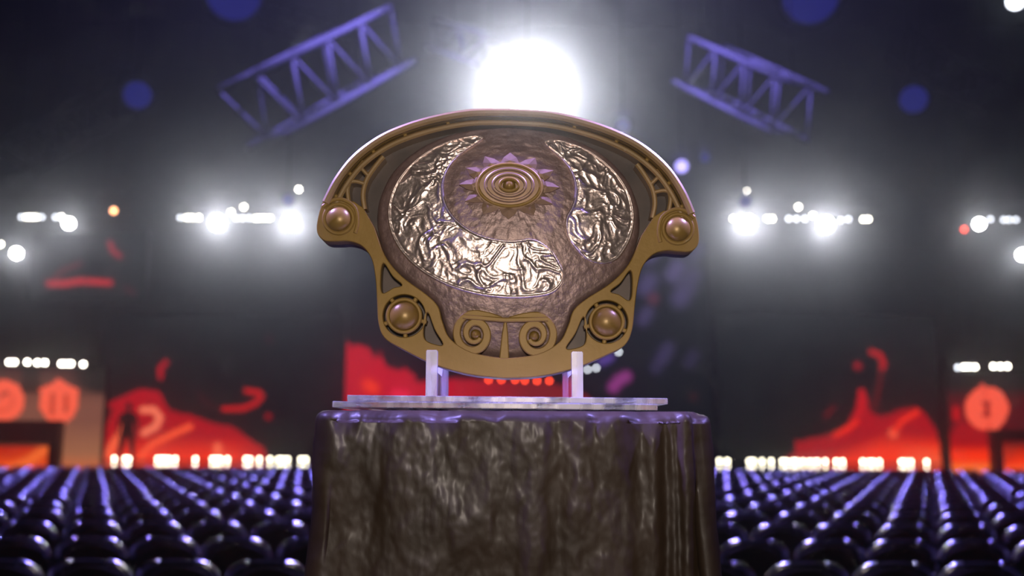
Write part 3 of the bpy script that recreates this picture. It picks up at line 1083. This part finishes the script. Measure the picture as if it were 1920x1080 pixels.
# ------------------------------------------------------------------ pedestal
def pedestal():
    Yf = 1.42
    tl, tr = P(591, 768, Yf), P(1337, 772, Yf)
    bl, br_ = P(564, 1080, Yf), P(1361, 1080, Yf)
    ztop = 0.5 * (tl.z + tr.z)
    zb = 0.5 * (bl.z + br_.z)
    cx = 0.5 * (tl.x + tr.x)
    hw_top = 0.5 * (tr.x - tl.x)
    slope = (0.5 * (br_.x - bl.x) - hw_top) / (ztop - zb)
    depth = 0.56
    root_loc = Vector((cx, Yf + depth / 2, 0))
    rad = 0.028
    # ring of points around a rounded rectangle, stacked in levels
    def ring(hw, hd, inset):
        pts = []
        r = rad
        hw -= inset
        hd -= inset
        def edge(a, b_, n):
            for k in range(n):
                t = k / n
                pts.append((a[0] + (b_[0] - a[0]) * t, a[1] + (b_[1] - a[1]) * t))
        def arc(c0, a0, n=6):
            for k in range(n):
                a = a0 + math.pi / 2 * k / n
                pts.append((c0[0] + r * math.cos(a), c0[1] + r * math.sin(a)))
        edge((-hw + r, -hd), (hw - r, -hd), 190)
        arc((hw - r, -hd + r), -math.pi / 2)
        edge((hw, -hd + r), (hw, hd - r), 50)
        arc((hw - r, hd - r), 0)
        edge((hw - r, hd), (-hw + r, hd), 24)
        arc((-hw + r, hd - r), math.pi / 2)
        edge((-hw, hd - r), (-hw, -hd + r), 50)
        arc((-hw + r, -hd + r), math.pi)
        return pts
    lev = []
    nz1, nz2 = 110, 24
    zs = [ztop - (ztop - 1.36) * (k / nz1) ** 1.0 for k in range(nz1 + 1)] + [1.36 * (1 - (k + 1) / nz2) for k in range(nz2)]
    edge_r = 0.013
    v, f = [], []
    first_ring = ring(hw_top, depth / 2, 0)
    n = len(first_ring)
    top = []
    for k, ins in enumerate((0.19, 0.12, 0.06, 0.03)):
        top.append((ztop, ins + edge_r))
    for k in range(5):
        a = math.pi / 2 * k / 5
        top.append((ztop - edge_r * (1 - math.cos(a)), edge_r * (1 - math.sin(a))))
    stack = top + [(z * (ztop - edge_r) / ztop, 0.0) for z in zs]
    def grooves(x, z):
        g = 0.0
        for gx, w, dpt in ((0.215, 0.011, 0.010), (0.232, 0.006, 0.006), (0.262, 0.010, 0.010), (0.178, 0.016, 0.006), (0.06, 0.02, 0.004), (-0.20, 0.02, 0.003)):
            wob = 0.006 * noise.noise(Vector((gx * 30, z * 6, 1.0)))
            g -= dpt * math.exp(-((x - gx - wob) / w) ** 2)
        return g
    for z, ins in stack:
        hw = hw_top + slope * (ztop - z)
        for (x, y) in ring(hw, depth / 2, ins):
            pv = Vector((x, y, z))
            # rough hand-hewn surface: broad facets, vertical streaks, chips near the top edge
            d = 0.006 * noise.fractal(Vector((x * 7, y * 7, z * 4.5)), 1.0, 2.0, 3)
            d += 0.0028 * noise.fractal(Vector((x * 26, y * 26, z * 12)), 0.9, 2.0, 4)
            vr = noise.voronoi(Vector((x * 16 + 0.3 * noise.noise(pv * 30), y * 16, z * 8)))[0]
            d += 0.003 * (vr[1] - vr[0] - 0.3)
            d += grooves(x, z) if y < 0 else 0
            chip = max(0.0, noise.noise(Vector((x * 22, y * 22, 5 + z * 12))) - 0.15)
            near = math.exp(-((ztop - z) / 0.03) ** 2)
            d -= 0.02 * chip * near
            nrm = Vector((x / hw if abs(x) > hw - 0.03 else 0, y / (depth / 2) if abs(y) > depth / 2 - 0.03 else 0, 0))
            if nrm.length > 0:
                nrm.normalize()
            zz = z
            if z >= ztop - edge_r:
                zz += 0.35 * min(0, d - 0.004) if z < ztop else 0.0
            v.append((x + nrm.x * d, y + nrm.y * d, max(0.0, zz)))
    L = len(stack)
    for i in range(L - 1):
        for k in range(n):
            f.append((i * n + k, (i + 1) * n + k, (i + 1) * n + (k + 1) % n, i * n + (k + 1) % n))
    f.append(tuple(range(n)))
    f.append(tuple((L - 1) * n + k for k in range(n))[::-1])
    o = mesh_obj('stone_pedestal', v, f, M['stone'], None, root_loc, True)
    fix_normals(o.data)
    tag(o, 'rough dark brown block pedestal under the trophy and its clear stand', 'pedestal')
    return ztop


ZTOP = pedestal()

# ------------------------------------------------------------------ clear acrylic stand
YS = 1.46
stand = tag(empty('trophy_stand', (0, 1.62, ZTOP)), 'clear acrylic stand of two flat plates and two brackets holding the trophy', 'stand')


def bevel_box(name, x0, x1, y0, y1, z0, z1, r, m, parent, rot=0.0):
    bm = bmesh.new()
    bmesh.ops.create_cube(bm, size=1)
    bmesh.ops.scale(bm, vec=(x1 - x0, y1 - y0, z1 - z0), verts=bm.verts)
    bmesh.ops.bevel(bm, geom=bm.edges[:], offset=r, segments=2, affect='EDGES', profile=0.6)
    me = bpy.data.meshes.new(name)
    bm.to_mesh(me)
    bm.free()
    o = link(name, me, m, parent, (0.5 * (x0 + x1) - parent.location.x, 0.5 * (y0 + y1) - parent.location.y, 0.5 * (z0 + z1) - parent.location.z))
    o.rotation_euler = (0, rot, 0)
    return o


a, b = P(623, 753, YS), P(1233, 757, YS)
TH = 0.0088
tilt = math.radians(0.35)
z0 = ZTOP + 0.0035
bevel_box('base_plate', a.x, b.x, YS, YS + 0.34, z0, z0 + TH, 0.0012, M['acrylic'], stand, tilt)
a, b = P(650, 742, YS), P(1253, 750, YS)
bevel_box('base_plate', a.x, b.x, YS + 0.004, YS + 0.33, z0 + TH + 0.0003, z0 + 2 * TH + 0.0003, 0.0012, M['acrylic'], stand, tilt)
PLATE_TOP = z0 + 2 * TH + 0.0005


def bracket(pxa, pxb, py_front, py_low):
    Yp = 1.515
    a = P(pxa, py_front, Yp)
    b_ = P(pxb, py_front, Yp)
    zl = P(pxa, py_low, 1.56).z
    zt = a.z
    zb = PLATE_TOP + (-1 if pxa > 960 else 1) * 0.0008
    prof = [(1.515, zb), (1.80, zb), (1.80, zl + 0.10), (1.785, zl + 0.10), (1.62, zl), (1.533, zl), (1.533, zt), (1.515, zt)]
    v = [(x, y - stand.location.y, z - stand.location.z) for x in (a.x, b_.x) for (y, z) in prof]
    n = len(prof)
    f = [tuple(range(n)), tuple(range(n, 2 * n))[::-1]] + [(k, n + k, n + (k + 1) % n, (k + 1) % n) for k in range(n)]
    me = bpy.data.meshes.new('bracket')
    me.from_pydata(v, [], f)
    fix_normals(me)
    bm = bmesh.new()
    bm.from_mesh(me)
    bmesh.ops.bevel(bm, geom=bm.edges[:], offset=0.0012, segments=2, affect='EDGES')
    bm.to_mesh(me)
    bm.free()
    return link('bracket', me, M['acrylic'], stand)


bracket(799, 820, 656, 700)
bracket(1072, 1093, 659, 703)

# ------------------------------------------------------------------ the trophy: a broad brass shield with generic ornament
YT = 1.545                      # depth of the front of the frame
ROLL = math.radians(1.7)
CXT, CYT = 952.0, 450.0


def T2(u, y):
    """shield drawing (offset from its axis, height in drawing units) -> upright plane of the shield (x, z)"""
    dx, dy = u, y - CYT
    px = CXT + dx * math.cos(ROLL) - dy * math.sin(ROLL)
    py = CYT + dx * math.sin(ROLL) + dy * math.cos(ROLL)
    q = P(px, py, YT)
    return q.x, q.z


bx_, bz_ = T2(0, 709)
trophy = tag(empty('shield_trophy', (bx_, YT, bz_)), 'broad brass and bronze shield trophy with silver chased panels on a clear stand', 'trophy')


def T(u, y, d):
    """d = metres in front of the frame's face (positive towards the viewer)"""
    x, z = T2(u, y)
    return (x - bx_, -d, z - bz_)


def slab(name, loops, d_back, d_front, m, bevel=0.0012):
    """flat plate with holes: a filled, extruded and bevelled outline turned into a mesh"""
    cu = bpy.data.curves.new(name, 'CURVE')
    cu.dimensions = '2D'
    cu.fill_mode = 'BOTH'
    cu.extrude = (d_front - d_back) / 2 - bevel
    cu.bevel_depth = bevel
    cu.bevel_resolution = 1
    cu.offset = -bevel
    for lp in loops:
        s = cu.splines.new('POLY')
        s.points.add(len(lp) - 1)
        for i, (u, y) in enumerate(lp):
            q = T(u, y, 0)
            s.points[i].co = (q[0], q[2], 0, 1)
        s.use_cyclic_u = True
    o = bpy.data.objects.new(name, cu)
    C.objects.link(o)
    bpy.context.view_layer.update()
    me = bpy.data.meshes.new_from_object(o.evaluated_get(bpy.context.evaluated_depsgraph_get()))
    bpy.data.objects.remove(o)
    dc = 0.5 * (d_front + d_back)
    for vv in me.vertices:
        x, y, z = vv.co
        vv.co = (x, -z - dc, y)
    me.materials.clear()
    return link(name, me, m, trophy)


def ribbon(name, pts, w, d_back, d_front, m, closed=False, parent=None, taper=None, bev=2.0):
    n = len(pts)
    rows = []
    for i, (u, y) in enumerate(pts):
        if closed:
            pa, pb = pts[i - 1], pts[(i + 1) % n]
        else:
            pa, pb = pts[max(0, i - 1)], pts[min(n - 1, i + 1)]
        tx, ty = pb[0] - pa[0], pb[1] - pa[1]
        L = math.hypot(tx, ty) or 1
        nx, ny = -ty / L, tx / L
        ww = w * (taper(i / (n - 1)) if taper else 1) / 2
        bb = min(bev, ww * 0.6)
        g = bb * 0.0006
        rows.append([T(u + nx * s, y + ny * s, d) for s, d in ((-ww, d_back), (-ww, d_front - g), (-ww + bb, d_front), (ww - bb, d_front), (ww, d_front - g), (ww, d_back))])
    v = [q for r_ in rows for q in r_]
    f = []
    for i in range(n if closed else n - 1):
        j = (i + 1) % n
        for k in range(6):
            f.append((i * 6 + k, i * 6 + (k + 1) % 6, j * 6 + (k + 1) % 6, j * 6 + k))
    if not closed:
        f.append(tuple(range(6)))
        f.append(tuple((n - 1) * 6 + k for k in range(6))[::-1])
    o = mesh_obj(name, v, f, m, parent or trophy)
    fix_normals(o.data)
    return o


def mirror(half):
    """half outline from the top of the axis to its foot -> closed outline"""
    return half + [(-u, y) for (u, y) in half[::-1] if abs(u) > 1e-6]


OUT_H = [(0, 205), (75, 208), (145, 222), (205, 242), (252, 266), (296, 302), (328, 345), (349, 388), (358, 424), (357, 448), (344, 461), (322, 462), (297, 461),
         (272, 470), (254, 494), (246, 530), (242, 570), (238, 612), (226, 640), (196, 658), (132, 687), (64, 704), (0, 709)]
OUT = mirror(catmull(OUT_H, 6))
FIELD_H = [(0, 236), (90, 246), (165, 274), (218, 318), (244, 368), (250, 410), (245, 446), (228, 488), (196, 524), (150, 556), (127, 578), (118, 606), (102, 638), (62, 662), (0, 672)]
FIELD = mirror(catmull(FIELD_H, 5))


def inset_pts(half, d):
    out = []
    n = len(half)
    for i, (u, y) in enumerate(half):
        pa, pb = half[max(0, i - 1)], half[min(n - 1, i + 1)]
        tx, ty = pb[0] - pa[0], pb[1] - pa[1]
        L = math.hypot(tx, ty) or 1
        out.append((u - ty / L * d, y + tx / L * d))
    return out


top_arc = catmull(OUT_H[:8], 6)          # from the crown to above the shoulder
in1 = [q for q in inset_pts(top_arc, 15)]
in1[0] = (0, 220)
OPEN_H = in1 + [(330, 386), (312, 384), (290, 386), (272, 398), (262, 414), (250, 434)] + catmull(FIELD_H, 5)[32:]
OPEN_H = [q for i, q in enumerate(OPEN_H)]
OPEN = mirror(OPEN_H)


def circle(cx, cy, r, n=40, a0=0, a1=2 * math.pi, ry=None):
    ry = ry or r
    full = abs(a1 - a0 - 2 * math.pi) < 1e-6
    return [(cx + r * math.cos(a0 + (a1 - a0) * k / (n if full else n - 1)), cy + ry * math.sin(a0 + (a1 - a0) * k / (n if full else n - 1))) for k in range(n)]


slab('back_plate', [OUT], -0.055, -0.028, M['back'])
holes = []
for s in (-1, 1):
    holes.append(circle(190 * s, 598, 40))
    holes.append([(q[0] * s, q[1]) for q in catmull([(232, 500), (236, 530), (232, 556), (212, 546), (196, 540), (214, 524)], 5, True)])
    holes.append([(q[0] * s, q[1]) for q in catmull([(146, 590), (152, 612), (150, 640), (128, 650), (116, 648), (132, 622)], 5, True)])
slab('frame', [OUT, OPEN] + holes, -0.030, 0.0, M['brass'], 0.0014)


def dome(u, y):
    return -0.020 + 0.030 * max(0.0, 1 - ((u / 258) ** 2 + ((y - 400) / 262) ** 2))


# domed bronze field, built as rings from the centre to its outline
nr = 46
v, f = [], []
nF = len(FIELD)
fc = (0, 352)
for j in range(1, nr + 1):
    t = j / nr
    for (u, y) in FIELD:
        uu, yy = fc[0] + (u - fc[0]) * t, fc[1] + (y - fc[1]) * t
        v.append(T(uu, yy, dome(uu, yy) + 0.0009 * noise.fractal(Vector((uu / 9, yy / 9, 0)), 0.9, 2, 3) - (0.008 if j == nr else 0)))
c0 = len(v)
v.append(T(*fc, dome(*fc)))
for j in range(nr - 1):
    for k in range(nF):
        f.append((j * nF + k, (j + 1) * nF + k, (j + 1) * nF + (k + 1) % nF, j * nF + (k + 1) % nF))
for k in range(nF):
    f.append((c0, k, (k + 1) % nF))
o = mesh_obj('field', v, f, M['bronze'], trophy, None, True)
fix_normals(o.data)

# rails of the crown, with struts between them
rail1 = inset_pts(top_arc, 7.5)
rail1[0] = (0, 212.5)
ribbon('outer_rail', [(-u, y) for (u, y) in rail1[::-1]] + rail1[1:], 14, -0.004, 0.008, M['rail'], bev=6.5)
rail2 = inset_pts(top_arc, 25)
rail2[0] = (0, 230)
full2 = [(-u, y) for (u, y) in rail2[::-1]] + rail2[1:]
ribbon('inner_rail', full2, 10, -0.030, 0.002, M['rail'], bev=4.5)
for s in (-1, 1):
    for k in (10, 18, 26, 33, 39):
        a, b = in1[k], rail2[k]
        a2 = (a[0] + (a[0] - b[0]) * 0.4, a[1] + (a[1] - b[1]) * 0.4)
        ribbon('strut', [(a2[0] * s, a2[1]), (b[0] * s, b[1])], 7, -0.028, -0.004, M['brass'])
    # curved stays from the shoulder to the rail
    for pts, w in (([(300, 388), (303, 362), (294, 338), (274, 310)], 8), ([(270, 400), (274, 372), (268, 344), (252, 318), (238, 300)], 9),
                   ([(308, 352), (290, 348), (272, 352)], 7), ([(278, 324), (266, 336)], 7)):
        ribbon('stay', [(u * s, y) for (u, y) in catmull(pts, 8)], w, -0.028, 0.0, M['rail'], bev=3.5)

# bosses with their bezels and spokes
for s in (-1, 1):
    for (u, y, r, dz) in ((190 * s, 598, 27, 0.0), (318 * s, 420, 24, 0.0)):
        q = T(u, y, dz)
        R = r * 0.00083
        prof = [(R * math.cos(a), -R * 0.72 * math.sin(a)) for a in [k * math.pi / 2 / 9 for k in range(10)]]
        prof[-1] = (R * 0.02, -R * 0.72)
        MB().lathe([(R, 0.02)] + prof, 36, org=q).build('boss', M['boss'], trophy, None, True)
        ribbon('bezel', circle(u, y, r + 3.5, 48), 7, -0.028, 0.003, M['brass'], True)
    u0, y0 = 190 * s, 598
    for a in (0.4, 1.65, 2.9, 4.15, 5.4):
        ribbon('spoke', [(u0 + s * 30 * math.cos(a), y0 + 30 * math.sin(a)), (u0 + s * 43 * math.cos(a), y0 + 43 * math.sin(a))], 8, -0.028, -0.002, M['brass'])
    ribbon('shoulder_moulding', [(u * s, y) for (u, y) in catmull([(348, 398), (330, 386), (310, 384), (288, 398), (282, 424), (286, 446)], 6)], 7, -0.002, 0.004, M['brass'])

# a pair of plain volutes and a small bar at the foot of the field
for s in (-1, 1):
    pts = []
    for k in range(60):
        t = k / 59
        a = -0.5 * math.pi + t * 3.3 * math.pi
        r = 39 - 27 * t
        pts.append((s * (60 - 5 * t + r * math.cos(a) * 0.9), 628 + r * math.sin(a)))
    lead = catmull([(s * 8, 598), (s * 30, 592), (pts[0][0] - s * 6, pts[0][1] - 0.5)], 6)[:-1]
    ribbon('volute', lead + pts, 13, -0.024, -0.001, M['brass'], taper=lambda t: 0.7 + 0.5 * math.sin(math.pi * min(1, t * 1.1)))
    MB().lathe([(0.009, 0.02), (0.008, -0.002), (0.004, -0.006), (0.0005, -0.007)], 20, org=T(55 * s, 628, -0.006)).build('volute_eye', M['boss'], trophy, None, True)
ribbon('cross_bar', [(-80, 596), (-40, 598), (0, 600), (40, 598), (80, 596)], 9, -0.022, 0.001, M['brass'])
ribbon('drop', [(0, 604), (0, 626), (0, 672)], 15, -0.024, -0.002, M['brass'], taper=lambda t: 0.35 + 0.9 * t)


# chased silver panels: two parts of one ring around the rosette, with a flowing relief
def relief(u, y):
    w = Vector((u / 34, y / 34, 1.7))
    wx = noise.noise(w * 0.9) * 1.1
    wy = noise.noise(w * 0.9 + Vector((9, 4, 2))) * 1.1
    q = Vector((u / 30 + wx, y / 30 + wy, 0.4))
    a = 1 - abs(noise.noise(q)) * 2.4
    b_ = 1 - abs(noise.noise(q * 1.9 + Vector((3, 1, 0)))) * 2.2
    c_ = noise.noise(q * 5.0)
    return max(0, a) ** 2 * 0.8 + max(0, b_) ** 2 * 0.45 + 0.15 * c_


def panel(label, a0, a1, n, m, cap0, cap1):
    IC, IR = (0, 356), (122, 96)
    OC, OR = (5, 402), (234, 158)
    v, f = [], []
    for i in range(n + 1):
        s = i / n
        a = a0 + (a1 - a0) * s
        ca, sa = math.cos(a), math.sin(a)
        pi_ = (IC[0] + IR[0] * ca, IC[1] + IR[1] * sa)
        po = (OC[0] + OR[0] * ca, OC[1] + OR[1] * sa)
        h = 1.0
        if s < cap0:
            h = math.sqrt(max(0.0, 1 - (1 - s / cap0) ** 2))
        elif s > 1 - cap1:
            h = math.sqrt(max(0.0, 1 - ((s - 1 + cap1) / cap1) ** 2))
        h = max(h, 0.02)
        for j in range(m + 1):
            t = 0.5 + (j / m - 0.5) * h
            u, y = pi_[0] + (po[0] - pi_[0]) * t, pi_[1] + (po[1] - pi_[1]) * t
            e_ = min(j, m - j)
            ee = min(i, n - i)
            if e_ == 0 or ee == 0:
                d = dome(u, y) - 0.001
            elif e_ <= 2 or ee <= 2:
                d = dome(u, y) + 0.0042
            else:
                d = dome(u, y) + 0.0012 + 0.0026 * relief(u, y) * min(1.0, (e_ - 2) / 3, (ee - 2) / 3)
            v.append(T(u, y, d))
    for i in range(n):
        for j in range(m):
            k = i * (m + 1) + j
            f.append((k, k + 1, k + m + 2, k + m + 1))
    o = mesh_obj('silver_panel', v, f, M['silver'], trophy, None, True)
    fix_normals(o.data)
    if sum(p_.normal.y for p_ in o.data.polygons) > 0:
        o.data.flip_normals()
    o['label'] = label
    return o


panel('long chased silver panel sweeping round the left and foot', math.radians(58), math.radians(252), 330, 56, 0.08, 0.12)
panel('short chased silver panel at the right', math.radians(-68), math.radians(44), 200, 56, 0.16, 0.16)

# central rosette
RC = (0, 352)


def disc(name, r, ry, d0, d1, m, bevel=3):
    pts = circle(*RC, r, 56, ry=ry)
    pin = circle(*RC, r - bevel, 56, ry=ry - bevel)
    base = dome(*RC)
    v = [T(u, y, base + d0) for u, y in pts] + [T(u, y, base + d1 - 0.001) for u, y in pts] + [T(u, y, base + d1) for u, y in pin]
    n = len(pts)
    f = [(k, (k + 1) % n, n + (k + 1) % n, n + k) for k in range(n)] + [(n + k, n + (k + 1) % n, 2 * n + (k + 1) % n, 2 * n + k) for k in range(n)]
    f.append(tuple(range(2 * n, 3 * n)))
    f.append(tuple(range(n))[::-1])
    o = mesh_obj(name, v, f, m, trophy)
    fix_normals(o.data)
    return o


NP = 12
for k in range(NP):
    a = 2 * math.pi * k / NP + math.pi / 2
    ca, sa = math.cos(a), math.sin(a)
    loop = []
    for (rr, w) in ((52, -13), (66, -17), (80, -12), (94, 0), (80, 12), (66, 17), (52, 13)):
        x, y = rr * ca - w * sa, rr * sa + w * ca
        loop.append((RC[0] + x, RC[1] + y * 0.66))
    base = dome(*RC) + 0.001
    n = len(loop)
    tip = (RC[0] + 70 * ca, RC[1] + 70 * sa * 0.66)
    v = [T(u, y, base - 0.004) for u, y in loop] + [T(u, y, base + 0.0025) for u, y in loop] + [T(*tip, base + 0.0065)]
    f = [(i, (i + 1) % n, n + (i + 1) % n, n + i) for i in range(n)] + [(n + i, n + (i + 1) % n, 2 * n) for i in range(n)]
    o = mesh_obj('petal', v, f, M['copper'], trophy)
    fix_normals(o.data)
disc('rosette_disc', 66, 45, -0.004, 0.006, M['copper'])
for r, m_ in ((58, 'brass'), (44, 'copper'), (30, 'copper'), (17, 'brass')):
    base = dome(*RC)
    ribbon('rosette_ring', circle(*RC, r, 56, ry=r * 0.67), 6, base, base + 0.009 + (58 - r) * 0.00008, M[m_], True)
q = T(*RC, dome(*RC) + 0.006)
MB().lathe([(0.011, 0.01), (0.010, -0.002), (0.006, -0.006), (0.0005, -0.0075)], 24, org=q).build('rosette_boss', M['boss'], trophy, None, True)

# pieces of a part hang under that part
disc_o = next(o for o in trophy.children if o.name.startswith('rosette_disc'))
for o in list(trophy.children):
    base_name = o.name.split('.')[0]
    if base_name in ('petal', 'rosette_ring', 'rosette_boss'):
        o.parent = disc_o
    elif base_name in ('bezel', 'spoke', 'volute_eye'):
        c = sum((Vector(v_.co) for v_ in o.data.vertices), Vector()) / len(o.data.vertices)
        hosts = [h for h in trophy.children if h.name.split('.')[0] == ('volute' if base_name == 'volute_eye' else 'boss')]
        o.parent = min(hosts, key=lambda h: (sum((Vector(v_.co) for v_ in h.data.vertices), Vector()) / len(h.data.vertices) - c).length)
